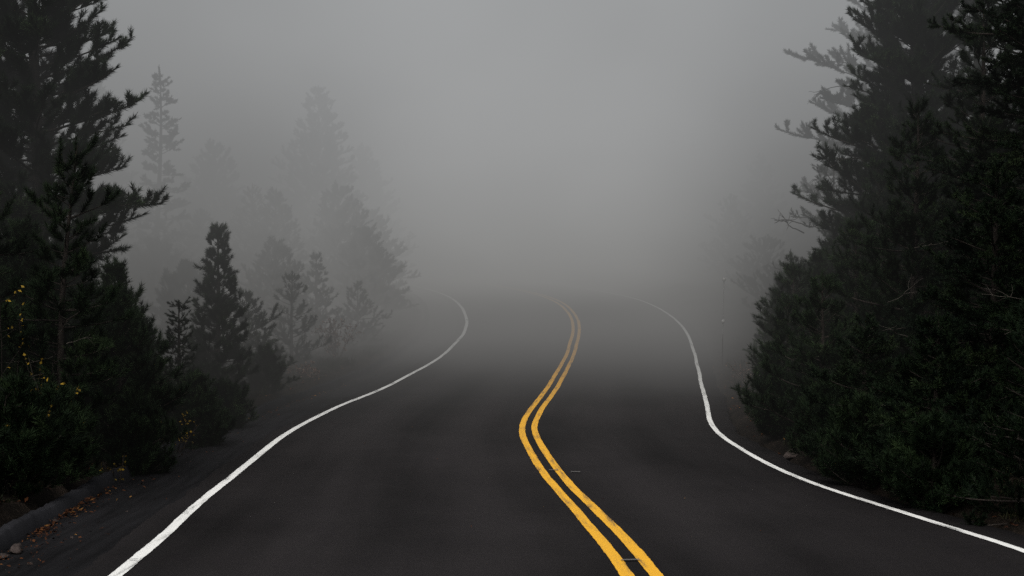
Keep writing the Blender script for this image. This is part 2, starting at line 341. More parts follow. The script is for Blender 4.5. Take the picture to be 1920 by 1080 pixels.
def tree(name, label, x, y, H, R, style='pine', seed=1, clear=.08, mat='pine', dens=1., nl=.090, nw=.0085, gap=.0, lean=(0, 0), group=None, shape=None, fine=True, trunk_r=None, pos_sparse=0., cat='tree', sink=.05, bd=1., even=0.):
    rng = np.random.default_rng(seed); z = gz1(x, y)-sink
    root = empty(name, (x, y, z)); tag(root, label, cat, group)
    k = 14; f = np.linspace(0, 1, k)
    w1, w2 = rng.uniform(-1, 1, 2)
    TP = np.stack([lean[0]*H*f**1.3+.012*H*w1*np.sin(f*5+w2*3), lean[1]*H*f+.01*H*w2*np.sin(f*4+w1*3), H*f*.985], 1)[None]
    r0 = trunk_r or (.011*H+.022)
    TR = (r0*(1-f)**.8+.006)[None]
    v, q = tubes(TP, TR, 9); mesh_obj('trunk', v, q, M['bark'], root, smooth=True)
    pf, pr = PROFILE[shape or style if (shape or style) in PROFILE else 'pine']
    # whorls of branches
    sp = {'pine': .30, 'spire': .22, 'bush': .16, 'open': .42}[style]*(H/8)**.5*(1 if fine else 1.25)/bd
    hs = np.arange(clear*H, H*.97, sp)
    B = []
    for h in hs:
        fr = (h/H-clear)/(1-clear); nb = rng.integers(4, 7) if style != 'open' else rng.integers(3, 5)
        if style == 'bush': nb = rng.integers(5, 8)
        a0 = rng.uniform(0, 2*PI); big = rng.uniform(.75+.2*even, 1.12-.06*even)
        for b in range(nb):
            if rng.random() < gap: continue
            ln = R*np.interp(fr, pf, pr)*big*rng.uniform(.62+.2*even, 1.15-.08*even)
            if rng.random() < .12-.1*even: ln *= 1.22
            B.append((h+rng.uniform(-.35, .35)*sp, a0+b*2*PI/nb+rng.normal(0, .22), max(ln, .12), fr))
    B = np.array(B); B[:, 3] = np.clip(B[:, 3], 0, 1); nb = len(B)
    S, _ = lerp_poly(TP, np.zeros(nb, int), np.clip(B[:, 0]/(H*.985), 0, .995))
    e0 = {'pine': -.06, 'spire': -.14, 'bush': .12, 'open': -.06}[style]+(.72 if style != 'open' else .5)*B[:, 3]**1.7+rng.normal(0, .10, nb)
    D = np.stack([np.cos(B[:, 1])*np.cos(e0), np.sin(B[:, 1])*np.cos(e0), np.sin(e0)], 1)
    lift = {'pine': .38, 'spire': .30, 'bush': .5, 'open': .22}[style]
    P = grow(S, D, B[:, 2], lift, rng, 7, .06)
    br = np.clip(.012*B[:, 2]+.004, .004, .03)[:, None]*np.linspace(1, .28, 7)[None]
    W = [tubes(P, br, 5)]
    # side twigs
    tsp = {'pine': .105, 'spire': .075, 'bush': .09, 'open': .11}[style]/(1 if fine else .72)
    cnt = np.maximum((B[:, 2]*.80/tsp).astype(int), 2); bi = np.repeat(np.arange(nb), cnt); m = len(bi)
    t = 1-.84*rng.random(m)**.85
    p, T = lerp_poly(P, bi, t); az, bz = frames(T)
    side = np.where(rng.random(m) < .5, -1., 1.)
    an = rng.uniform(.5, 1.05, m)
    updown = rng.normal({'pine': .16, 'spire': .0, 'bush': .25, 'open': .12}[style], .30, m)
    D2 = unit(T*np.cos(an)[:, None]+az*(np.sin(an)*side)[:, None]+np.array([0, 0, 1.])*updown[:, None])
    L2 = (.10+.42*B[bi, 2]*(1.08-t)*rng.uniform(.5, 1.2, m)); L2 = np.clip(L2, .08, .62)
    P2 = grow(p, D2, L2, .75 if style != 'spire' else .18, rng, 4, .10)
    W.append(tubes(P2, np.full((m, 1), .0035)*np.linspace(1.2, .6, 4)[None]*(1.5 if not fine else 1), 3))
    # shoots on the twigs
    c3 = np.maximum((L2/(.11 if style != 'spire' else .075)/(1 if fine else 1.5)).astype(int), 0); ti = np.repeat(np.arange(m), c3); m3 = len(ti)
    p3, T3 = lerp_poly(P2, ti, rng.uniform(.15, .95, m3)); a3, b3 = frames(T3); sd = np.where(rng.random(m3) < .5, -1., 1.); an = rng.uniform(.5, 1.0, m3)
    D3 = unit(T3*np.cos(an)[:, None]+a3*(np.sin(an)*sd)[:, None]+np.array([0, 0, 1.])*rng.normal(.2, .3, m3)[:, None])
    P3 = grow(p3, D3, rng.uniform(.07, .17, m3)*(1 if style != 'spire' else .8), .3, rng, 3, .08)
    tw = rng.normal(.38, .17, nb)
    # branch ends and leader carry needles too
    lead = grow(TP[:, -2], unit(TP[:, -1]-TP[:, -2]), np.array([H*.072+.1]), 0, rng, 4, .02)
    W.append(tubes(lead, np.linspace(.012, .004, 4)[None], 5))
    pm = (400 if fine else 210)*dens*(1 if style != 'spire' else 1.25); ang = .80 if style != 'spire' else .95
    N = []
    N.append(needles(P2, pm, nl, nw, ang, rng, .12, tw[bi]+rng.normal(0, .08, m)))
    N.append(needles(P3, pm, nl, nw, ang, rng, .0, tw[bi][ti]+rng.normal(0, .10, m3)))
    N.append(needles(P, pm, nl, nw, ang, rng, .72, tw))
    N.append(needles(lead, pm, nl, nw, ang*.7, rng, 0., np.array([.5])))
    o = 0; vv = []; ff = []
    for v, q in W: vv.append(v); ff.append(q+o); o += len(v)
    mesh_obj('branches', np.concatenate(vv), np.concatenate(ff), M['bark'], root, smooth=True)
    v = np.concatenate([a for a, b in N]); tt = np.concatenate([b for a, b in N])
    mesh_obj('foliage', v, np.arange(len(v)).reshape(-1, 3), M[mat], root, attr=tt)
    return root

def dead_twig(root, p, d, L, seed, r=.006, mat='barkpale', forks=3):
    """bare pale twig of a tree, at p in world metres; one part"""
    rng = np.random.default_rng(seed); base = np.array(root.location)
    P = grow(np.array([p])-base, unit(np.array([d], float)), np.array([L]), -.1, rng, 9, .16)
    W = [tubes(P, np.linspace(r, r*.35, 9)[None], 5)]
    t = rng.uniform(.3, .9, forks); q, T = lerp_poly(P, np.zeros(forks, int), t)
    P2 = grow(q, unit(T+rng.normal(0, .7, (forks, 3))), L*rng.uniform(.2, .45, forks), 0, rng, 6, .2)
    W.append(tubes(P2, np.linspace(r*.6, r*.25, 6)[None]*np.ones((forks, 1)), 4))
    o = 0; vv = []; ff = []
    for v, f in W: vv.append(v); ff.append(f+o); o += len(v)
    return mesh_obj('dead_twig', np.concatenate(vv), np.concatenate(ff), M[mat], root, smooth=True)

def shrub(name, label, x, y, H, R, mat, seed, stems=9, leaf=.05, nleaf=260, leafy=True, cat='shrub', group=None, zoff=0, bark='bark', curl=.35):
    rng = np.random.default_rng(seed); z = gz1(x, y)-.04+zoff; root = empty(name, (x, y, z)); tag(root, label, cat, group)
    a = rng.uniform(0, 2*PI, stems); sp_ = rng.uniform(.1, 1, stems)*R/H
    D = unit(np.stack([np.cos(a)*sp_, np.sin(a)*sp_, np.ones(stems)], 1))
    P = grow(np.c_[np.cos(a)*.05, np.sin(a)*.05, np.zeros(stems)], D, H*rng.uniform(.7, 1.1, stems), .1, rng, 8, .09)
    W = [tubes(P, np.linspace(.012, .004, 8)[None]*np.ones((stems, 1)), 5)]
    m = stems*7; i = np.repeat(np.arange(stems), 7); q, T = lerp_poly(P, i, rng.uniform(.25, .97, m))
    P2 = grow(q, unit(T*.7+rng.normal(0, .55, (m, 3))), H*rng.uniform(.10, .28, m), .1, rng, 5, .15)
    W.append(tubes(P2, np.linspace(.004, .002, 5)[None]*np.ones((m, 1)), 3))
    o = 0; vv = []; ff = []
    for v, f in W: vv.append(v); ff.append(f+o); o += len(v)
    mesh_obj('stems', np.concatenate(vv), np.concatenate(ff), M[bark], root, smooth=True)
    if leafy:
        j = rng.integers(0, m, nleaf); q, T = lerp_poly(P2, j, rng.uniform(.2, 1, nleaf))
        d = unit(rng.normal(0, 1, (nleaf, 3))+T*.8); s = unit(np.cross(d, rng.normal(size=(nleaf, 3)))); l = leaf*rng.uniform(.6, 1.2, nleaf)[:, None]
        u = np.cross(d, s)*curl*l*.4
        V = np.stack([q, q+d*l*.5+s*l*.33+u, q+d*l, q+d*l*.5-s*l*.33+u], 1).reshape(-1, 3)
        tt = np.repeat(np.clip(rng.normal(.55, .25, nleaf), 0, 1), 4)
        mesh_obj('leaves', V, np.arange(len(V)).reshape(-1, 4), M[mat], root, attr=tt)
    return root

G1 = 'conifers along the left side of the road'
G2 = 'conifers along the right side of the road'
#TREES
# (label, x, y, height, radius, options)
LEFT = [
 ('tallest dark pine behind the kerb on the left, its top cut off', -7.35, 22, 10.4, 1.68, dict(seed=111, clear=.10, gap=.0, bd=1.75, even=.8, shape='pine', nl=.105, nw=.010, dens=1.15, lean=(.004, 0))),
 ('tall dark pine half cut off by the picture edge beside the tall roadside pine', -9.0, 21.5, 10.5, 1.9, dict(seed=12, clear=.1, gap=.05, bd=1.4, nl=.105, nw=.010, dens=1.15)),
 ('slim dark young pine with a thin bare lower trunk, before the tallest left pine', -5.42, 17, 4.0, .80, dict(seed=13, clear=.13, gap=.05, lean=(.05, 0), dens=1.2, trunk_r=.05)),
 ('dense bushy low pine with upswept tips right of the slim young pine', -5.3, 19.2, 2.15, .85, dict(style='bush', seed=14, clear=.05)),
 ('dense twin-topped small pine just behind the bushy low pine', -5.75, 20.6, 2.55, .75, dict(style='bush', seed=15, clear=.05)),
 ('small thin fir with a needle-like leader beside the mid-sized hazy pine', -5.62, 24, 2.0, .48, dict(style='spire', seed=16, clear=.03, mat='fir', nl=.04, nw=.007)),
 ('low rounded pine in the dark gap before the thin little fir', -6.0, 22.6, 1.75, .8, dict(style='bush', seed=17, clear=.04)),
 ('mid-sized cone-shaped pine standing alone in thin haze above the kerb', -5.65, 27.3, 3.35, .76, dict(seed=18, clear=.03, dens=1.6, bd=1.6, even=1., shape='spire', nl=.09)),
 ('lowest little pine at the foot of the cone-shaped hazy pine by the kerb', -5.0, 28.8, .85, .5, dict(style='bush', seed=19, clear=.03)),
 ('dark leaning pine at the left picture edge behind the kerb shrubs', -6.75, 16.6, 4.9, 1.3, dict(seed=20, clear=.1)),
 ('stocky dark pine between the slim young pine and the picture edge', -6.5, 19, 3.1, 1.15, dict(style='bush', seed=21, clear=.05)),
 ('dark pine hidden mostly behind the trunk of the tall roadside pine', -8.5, 25.5, 5.0, 1.3, dict(seed=22, clear=.05)),
 ('low dark pine in the shade at the foot of the tall roadside pine', -6.9, 24.0, 1.9, 1.0, dict(style='bush', seed=23, clear=.03)),
 ('pine shrub overhanging the kerb nearest the camera', -5.1, 14.6, 1.05, .66, dict(style='bush', seed=24, clear=.02, dens=1.1)),
 ('small pine shrub against the picture edge above the rock', -5.2, 13.0, .85, .55, dict(style='bush', seed=25, clear=.02, dens=1.1)),
 ('small pine shrub between the nearest shrub and the slim young pine', -5.15, 16.1, .95, .6, dict(style='bush', seed=26, clear=.02)),
 ('tall narrow ghostly spruce with a sparse spire, pale in the fog', -10.2, 41, 7.5, 1.25, dict(style='spire', seed=31, clear=.05, mat='fir', nl=0.081, nw=0.0210, fine=False, dens=1.3, gap=.08)),
 ('broad tall conifer almost dissolved in the fog left of the road', -7.4, 54, 7.6, 2.6, dict(bd=1.6, even=1., seed=32, clear=.03, shape='spire', nl=0.121, nw=0.0240, fine=False, dens=1.3)),
 ('faint mid-height pine below and left of the broad fog-bound conifer', -7.4, 44.5, 4.2, 1.6, dict(bd=1.7, even=.9, seed=33, clear=.03, shape='spire', nl=0.108, nw=0.0195, fine=False, dens=1.3)),
 ('faint mid-height pine below and right of the broad fog-bound conifer', -5.9, 48.5, 4.2, 2.2, dict(bd=1.7, even=.9, seed=34, clear=.03, shape='spire', nl=0.108, nw=0.0210, fine=False, dens=1.3)),
 ('rounded hazy pine behind the kerb, left of the dry reddish shrub', -5.5, 35.5, 2.3, .95, dict(shape='spire', seed=35, clear=.03, nl=0.095, nw=0.0165, fine=False, dens=1.3)),
 ('low hazy pine nearest the cone-shaped pine along the kerb', -5.8, 31, 1.8, 1.05, dict(shape='spire', seed=36, clear=.03, nl=0.095, nw=0.0165, fine=False, dens=1.3)),
 ('small hazy pine right behind the dry reddish shrub', -5.5, 40, 2.6, 1.1, dict(shape='spire', seed=37, clear=.03, nl=0.095, nw=0.0180, fine=False, dens=1.3)),
 ('small hazy pine right of the dry reddish shrub, near the kerb', -4.5, 41.5, 1.8, .95, dict(shape='spire', seed=38, clear=.03, nl=0.095, nw=0.0180, fine=False, dens=1.3)),
 ('faint pine inside the far bend, third before the road vanishes', -4.9, 47, 2.9, 1.8, dict(bd=1.7, even=.9, seed=39, clear=.02, shape='spire', nl=0.108, nw=0.0225, fine=False, dens=1.3)),
 ('faint pine inside the far bend, second before the road vanishes', -5.2, 53, 3.0, 1.9, dict(bd=1.7, even=.9, seed=40, clear=.02, shape='spire', nl=0.108, nw=0.0240, fine=False, dens=1.3)),
 ('faint pine where the white edge line fades into the fog', -6.6, 59, 3.3, 2.1, dict(bd=1.7, even=.9, seed=41, clear=.02, shape='spire', nl=0.108, nw=0.0270, fine=False, dens=1.3)),
 ('faint pine top between the ghostly spruce and the broad conifer', -10.7, 51, 5, 2.2, dict(bd=1.7, even=.9, seed=42, clear=.02, nl=0.108, nw=0.0240, fine=False, dens=1.3, shape='spire')),
 ('nearly invisible conifer right of the broad fog-bound conifer', -6.6, 63, 6, 2.6, dict(bd=1.7, even=.9, seed=43, clear=.02, nl=0.121, nw=0.0270, fine=False, dens=1.3, shape='spire')),
 ('nearly invisible pine left of the ghostly narrow spruce', -14.6, 50, 6.8, 2.2, dict(bd=1.7, even=.9, seed=44, clear=.02, nl=0.121, nw=0.0240, fine=False, dens=1.3, shape='spire')),
 ('pale reddish half-dead conifer before the broad fog-bound conifer', -8.2, 45, 4.2, 1.6, dict(bd=1.7, even=.9, seed=45, clear=.02, nl=0.095, nw=0.0180, fine=False, shape='spire', mat='dry', dens=.6)),
 ('hazy low pine behind the cone-shaped pine', -8.0, 35, 2.3, 1.3, dict(style='bush', seed=46, clear=.02, nl=0.108, nw=0.0180, fine=False, dens=1.3)),
 ('faint bushy pine in front of the broad fog-bound conifer, right above the kerb haze', -6.6, 39.5, 2.9, 1.6, dict(bd=1.7, even=.9, seed=48, clear=.02, nl=.10, nw=.018, fine=False, dens=1.3, shape='spire')),
 ('faint bushy pine filling the gap left of the broad fog-bound conifer', -9.4, 43, 3.3, 1.9, dict(bd=1.7, even=.9, seed=49, clear=.02, nl=.10, nw=.019, fine=False, dens=1.3, shape='spire')),
 ('dark low pine shrub leaning over the kerb below the bushy low pine', -4.95, 18.6, 1.1, .7, dict(style='bush', seed=50, clear=.02)),
 ('dark low pine shrub over the kerb beside the greenish-yellow bush', -4.9, 21.9, 1.15, .7, dict(style='bush', seed=51, clear=.02)),
 ('dark low pine shrub over the kerb between the thin fir and the cone-shaped pine', -4.95, 24.6, .8, .6, dict(style='bush', seed=52, clear=.02)),
 ('hazy low pine under the ghostly narrow spruce', -9.8, 39, 2.6, 1.5, dict(style='bush', seed=47, clear=.02, nl=0.108, nw=0.0195, fine=False, dens=1.3)),
]
RIGHT = [
 ('huge near-black fir filling the upper corner, its top cut off', 7.75, 20, 10.5, 2.3, dict(style='spire', seed=61, clear=.04, mat='fir', nl=.06, nw=.011, gap=.03)),
 ('dark fir cut by the picture edge behind the nearest right verge', 6.3, 14.6, 5.6, 1.6, dict(style='spire', seed=62, clear=.04, mat='fir', nl=.055, nw=.010)),
 ('dark fir in front of the huge fir, second from the picture edge', 5.5, 16.2, 3.5, 1.35, dict(style='spire', seed=63, clear=.03, mat='fir', nl=.055, nw=.010)),
 ('low dark pine shrub hugging the white line between the second and third low firs', 4.15, 16.7, .95, .6, dict(style='bush', seed=91, clear=.02, mat='pine')),
 ('low dark pine shrub hugging the white line between the first and second low firs', 4.3, 14.5, .9, .6, dict(style='bush', seed=92, clear=.02)),
 ('low dark pine shrub beside the brown rock on the right verge', 4.3, 19.2, 1.0, .65, dict(style='bush', seed=93, clear=.02)),
 ('low dark pine shrub on the verge right after the bare dirt patch', 4.15, 22.0, .9, .55, dict(style='bush', seed=94, clear=.02)),
 ('low fir touching the white edge line at the picture edge', 4.85, 13.2, 1.9, .95, dict(style='pine', shape='spire', seed=64, clear=.02, mat='fir', nl=.06, nw=.010)),
 ('low fir beside the white edge line, second along the right verge', 4.6, 15.4, 1.9, .95, dict(style='spire', seed=65, clear=.02, mat='fir', nl=.06, nw=.010)),
 ('low fir beside the white edge line, third along the right verge', 4.45, 17.8, 1.9, .95, dict(style='spire', seed=66, clear=.02, mat='fir', nl=.06, nw=.010)),
 ('low dark pine beside the white line, fourth along the right verge', 4.5, 20.6, 2.4, 1.05, dict(shape='spire', seed=67, clear=.02)),
 ('low dark pine at the inner bend of the right verge', 4.5, 23.2, 2.1, .95, dict(shape='spire', seed=68, clear=.02)),
 ('low dark pine just past the inner bend of the right verge', 5.15, 26, 2.4, 1.05, dict(shape='spire', seed=69, clear=.02)),
 ('small dark pine facing the dirt bank below the reflector post', 5.75, 29, 2.5, 1.1, dict(shape='spire', seed=70, clear=.02)),
 ('small hazy pine at the top of the dirt bank beside the reflector post', 6.35, 32.5, 2.7, 1.2, dict(shape='spire', seed=71, clear=.02, fine=False, dens=1.3, nw=0.0150)),
 ('pointed dark pine rising before the huge right-hand mass', 6.25, 22, 4.9, 1.5, dict(seed=72, clear=.04, shape='spire', dens=1.1)),
 ('mid-sized dark pine below the pointed pine, nearer the road', 5.9, 24.4, 3.1, 1.3, dict(seed=73, clear=.03, shape='spire', dens=1.1)),
 ('mid-sized dark pine with a slim top behind the pointed pine', 7.0, 27, 4.2, 1.6, dict(seed=74, clear=.03, shape='spire')),
 ('small spiky pine standing out against the fog at the edge of the mass', 5.9, 27.5, 2.5, 1.0, dict(seed=75, clear=.03, shape='spire', dens=1.2)),
 ('dark pine between the spiky small pine and the tall hazy pine', 6.9, 30, 3.2, 1.4, dict(seed=76, clear=.03, shape='spire')),
 ('tall hazy pine with thick upturned branch ends reaching over the road', 8.5, 30, 10.8, 2.75, dict(seed=77, clear=.06, gap=.0, bd=1.8, even=.6, shape='spire', nl=.11, nw=.011, dens=1.1)),
 ('tall hazy pine behind the huge near-black fir', 10.8, 33, 11, 2.6, dict(seed=78, clear=.06, nl=0.121, nw=0.0180, fine=False, dens=1.3, shape='spire')),
 ('dark pine with a pointed top before the gap in the tall trees', 7.9, 24, 6.8, 1.8, dict(seed=79, clear=.03, shape='spire', dens=1.1)),
 ('ghostly large old pine with wide sweeping boughs, pale in the fog', 11.6, 42.5, 12.5, 3.6, dict(style='open', seed=80, clear=.22, bd=1.9, nl=0.121, nw=0.0210, gap=.15, fine=False, dens=1.7)),
 ('sparse hazy tree whose bare-looking bough sticks out towards the road', 8.6, 38, 5.2, 1.9, dict(style='open', seed=81, clear=.2, nl=0.081, nw=0.0180, gap=.25, fine=False, dens=.8)),
 ('dark fir behind the huge fir, cut by the picture edge', 9.3, 25.5, 9.5, 2.4, dict(style='spire', seed=82, clear=.03, mat='fir', nl=0.068, nw=0.0150, fine=False, dens=1.3)),
 ('hazy pine behind the small spiky pine', 8.0, 35, 3.2, 1.7, dict(seed=83, clear=.02, fine=False, dens=1.3, nw=0.0165, shape='spire')),
 ('low hazy pine behind the reflector post', 7.5, 38.5, 1.9, 1.2, dict(style='bush', seed=84, clear=.02, fine=False, dens=1.3, nw=0.0180)),
 ('faint pine in the fog, first beyond the reflector post', 8.7, 45, 1.7, 1.5, dict(style='bush', seed=85, clear=.02, fine=False, dens=1.3, nw=0.0210)),
 ('faint pine in the fog, second beyond the reflector post', 9.2, 52, 2.0, 1.7, dict(seed=86, clear=.02, fine=False, dens=1.3, nw=0.0240, shape='spire')),
 ('faint pine on the outside of the far bend', 9.2, 60, 3.4, 1.8, dict(seed=87, clear=.02, fine=False, dens=1.3, nw=0.0270, shape='spire')),
 ('faint broad pine deep in the fog beyond the far bend', 11.5, 66, 5.4, 2.4, dict(seed=88, clear=.02, fine=False, dens=1.3, nw=0.0300, nl=0.121, shape='spire')),
 ('ghostly tall pine behind the wide-boughed old pine', 13.2, 50, 10.5, 3, dict(seed=89, clear=.05, fine=False, dens=1.3, nw=0.0240, nl=0.121, shape='spire')),
 ('dark fir filling the gap under the tall hazy pine', 8.0, 28, 5.6, 1.9, dict(style='spire', seed=90, clear=.03, mat='fir', nl=.05, nw=.009)),
]
T = {}
for grp, lst in ((G1, LEFT), (G2, RIGHT)):
    for lab, x, y, H, R, kw in lst:
        name = 'fir_tree' if kw.get('mat') == 'fir' else 'pine_tree'
        if H < 1.3: name = 'pine_shrub'
        T[lab] = tree(name, lab, x, y, H, R, group=grp, cat='shrub' if H < 1.3 else 'tree', **kw)

def near(xx, yy): return min(T.values(), key=lambda o: (o.location.x-xx)**2+(o.location.y-yy)**2)
# bare pale twigs caught in the crowns beside the road: x, y, z, direction, length
for k, (x, y, z, d, L) in enumerate([
    (-5.30, 16.6, 1.55, (.5, -.3, .5), .45), (-5.42, 16.6, 1.1, (-.6, -.3, .25), .5), (-5.35, 16.5, .95, (.3, -.2, -.9), .4), (-5.36, 16.6, 1.3, (-.9, -.2, -.3), .55),
    (-5.9, 16.0, 2.0, (-.9, 0, .1), .5), (-5.2, 16.6, 1.45, (.9, -.2, .3), .35),
    (5.5, 15.2, 1.95, (-.7, -.2, .5), .5), (5.3, 15.3, 1.6, (.8, -.2, .35), .45), (5.1, 15.6, 1.25, (-.9, -.2, .25), .5), (4.65, 15.9, .9, (.3, -.4, -.8), .32),
    (5.35, 15.1, .8, (.6, -.3, -.7), .35), (4.9, 17.6, 1.5, (-.8, -.3, .2), .5), (5.2, 19.7, 1.9, (.9, -.2, .25), .6), (4.6, 18.1, .7, (.5, -.4, .7), .25),
    (6.0, 21.2, 2.7, (.8, -.3, .15), .6), (5.7, 15.2, 2.9, (.4, -.3, .8), .4), (5.55, 23.6, 1.8, (-.7, -.3, .3), .5), (4.35, 17.2, .55, (.7, -.4, .6), .25), (4.75, 14.6, .62, (.4, -.2, .9), .3), (5.8, 15.4, 2.35, (-.5, -.2, .8), .45)]):
    dead_twig(near(x, y), (x, y, z), d, L, 300+k, r=.0038)
# long bare bough ends reaching out of the hazy trees
for k, (lab, p, d, L) in enumerate([(RIGHT[20][0], (7.7, 37.5, 3.55), (-1, -.1, .28), 1.15), (RIGHT[20][0], (7.75, 37.6, 3.75), (-1, -.1, .5), .85),
    (RIGHT[19][0], (9.9, 41.5, 5.6), (-1, -.1, .12), 1.4), (RIGHT[19][0], (10.1, 41.5, 7.9), (-1, -.1, .15), 1.6), (RIGHT[16][0], (7.4, 29.3, 4.7), (-1, -.2, .2), .8)]):
    dead_twig(T[lab], p, d, L, 400+k, r=.018, mat='bark', forks=9)

shrub('leafy_shrub', 'thin tall shrub with yellow autumn leaves left of the slim young pine', -5.8, 16.3, 2.05, .3, 'yellow', 501, stems=5, nleaf=130, leaf=.045)
shrub('leafy_shrub', 'yellow-leaved sapling glimpsed beside the pale bare trunk', -5.2, 16.35, 1.45, .28, 'yellow', 502, stems=6, nleaf=240, leaf=.045)
shrub('leafy_shrub', 'small yellow-leaved bush over the kerb nearest the camera', -5.1, 14.5, 1.0, .3, 'yellow', 503, stems=5, nleaf=70, leaf=.04)
shrub('leafy_shrub', 'low greenish-yellow bush behind the kerb below the bushy low pine', -5.05, 21.0, .75, .4, 'yellow', 504, stems=6, nleaf=110, leaf=.04)
shrub('leafy_shrub', 'tiny yellow sprig growing at the back of the kerb', -4.93, 17.5, .5, .25, 'yellow', 505, stems=4, nleaf=45, leaf=.04)
shrub('dry_shrub', 'dry reddish shrub on the bank among the hazy pines', -4.55, 37, 1.15, .75, 'dry', 506, stems=16, nleaf=900, leaf=.06, bark='barkpale')
shrub('dry_shrub', 'low dry pinkish brush at the back of the kerb below the low hazy pines', -4.75, 32.5, .45, .7, 'dry', 507, stems=16, nleaf=420, leaf=.05, bark='barkpale')
shrub('dry_shrub', 'dry twiggy brush on the dirt bank beside the low verge pines', 5.2, 31.5, .6, .5, 'dry', 508, stems=14, nleaf=140, leaf=.04, bark='barkpale')
shrub('dry_shrub', 'bare straw-coloured brush on the right verge close to the white line', 4.45, 20.3, .32, .45, 'dry', 509, stems=14, nleaf=90, leaf=.03)

# ------------------------------------------------------------------ reflector post
px_, py_ = 5.32, 36.0; pz = gz1(px_, py_)-.1
post = empty('reflector_post', (px_, py_, pz)); tag(post, 'thin tall roadside marker post with two small round reflectors on the dirt bank', 'marker post')
v, q = tubes(np.array([[[0, 0, 0], [.01, 0, .8], [.025, 0, 1.7], [.047, 0, 2.48]]]), np.full((1, 4), .013), 8)
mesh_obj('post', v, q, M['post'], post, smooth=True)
def disc(zc, xo):
    a = np.linspace(0, 2*PI, 20, endpoint=False)
    def ring(r, y): return np.c_[xo+r*np.cos(a), np.full(20, y), zc+r*np.sin(a)]
    V = np.vstack([ring(.048, -.025), ring(.048, -.042), ring(.043, -.046)]); i = np.arange(20); k = (i+1) % 20
    rim = mesh_obj('reflector_rim', V, [np.r_[np.c_[i, k, k+20, i+20], np.c_[i+20, k+20, k+40, i+40]], i[None, ::-1]], M['rim'], None)
    face = mesh_obj('reflector', np.vstack([ring(.043, -.0465), ring(.030, -.054), [[xo, -.057, zc]]]), [np.c_[i, k, k+20, i+20], np.c_[i+20, k+20, np.full(20, 40)]], M['refl'], post, smooth=True)
    rim.parent = face
disc(1.36, .018); disc(2.42, .045)

# ------------------------------------------------------------------ litter, stones, undergrowth
rng = np.random.default_rng(77)
def at_road(y, off):
    """world point beside the road at forward distance y and lateral offset off from the centre line"""
    i = np.clip(np.searchsorted(RC[:, 1], y), 0, len(RC)-1)
    return RC[i, :2]+RN[i]*np.asarray(off)[:, None], RC[i, 2], i
def litter():
    Y = []; O = []; S = []; G = []
    for yc, n, sy, so in [(11.3, 49, .5, .28), (12.2, 42, .4, .2), (13.3, 118, .28, .09), (14.7, 118, .30, .10), (15.7, 91, .28, .07), (16.9, 42, .3, .1), (19.3, 31, .3, .05), (21, 21, .5, .05), (24, 21, .5, .07), (27, 42, .7, .1), (14, 28, 2.5, .5), (12, 28, 1, .45), (18, 49, 4.0, .35), (25, 42, 4, .3), (32, 42, 3, .25), (29.5, 62, .8, .12), (38, 56, 4, .2)]:
        Y.append(rng.normal(yc, sy, n)); o = -np.abs(rng.normal(0, so, n))-.02; O.append(o); S.append(rng.uniform(.010, .030, n))
    Y = np.concatenate(Y); O = np.concatenate(O); S = np.concatenate(S)
    i = np.clip(np.searchsorted(RC[:, 1], Y), 0, len(RC)-1)
    p, z, i = at_road(Y, RC[i, 3]+RC[i, 4]*0+RC[i, 5]+O)
    zz = z-.04+rng.uniform(0, .02, len(Y))
    c1 = np.c_[p, zz]
    # behind the kerb, and a few beside the right line
    n = 1100; Y2 = rng.uniform(10, 40, n); i2 = np.clip(np.searchsorted(RC[:, 1], Y2), 0, len(RC)-1)
    o2 = np.where(rng.random(n) < .6, RC[i2, 3]+RC[i2, 5]+.3+np.abs(rng.normal(0, .5, n)), -(RC[i2, 4]+.35+np.abs(rng.normal(0, .5, n))))
    p2, z2, _ = at_road(Y2, o2); g, _ = ground(p2[:, 0], p2[:, 1]); c2 = np.c_[p2, g+.012]
    # strays on the road itself
    n3 = 26; Y3 = rng.uniform(9, 26, n3); o3 = rng.uniform(-2.9, 4.0, n3); p3, z3, _ = at_road(Y3, o3); c3 = np.c_[p3, z3+.03]
    c = np.vstack([c1, c2, c3]); m = len(c); s = np.concatenate([S, rng.uniform(.015, .04, n), rng.uniform(.008, .014, n3)])[:, None]*1.0
    d = rng.normal(size=(m, 3)); d[:, 2] *= .25; d = unit(d); w = unit(np.cross(d, unit(np.array([0, 0, 1.])+rng.normal(0, .4, (m, 3))))); up = np.array([0, 0, 1.])*s*.35
    asp = rng.uniform(.18, .6, m)[:, None]
    V = np.stack([c-d*s, c+w*s*asp+up, c+d*s+up*.6, c-w*s*asp+up*.3], 1).reshape(-1, 3)
    t = np.clip(rng.normal(.25, .22, m), 0, 1); return mesh_obj('fallen_leaves', V, np.arange(len(V)).reshape(-1, 4), M['litter'], attr=np.repeat(t, 4))
tag(litter(), 'brown and orange fallen leaves and needles gathered along the kerb', 'leaf litter', kind='stuff')

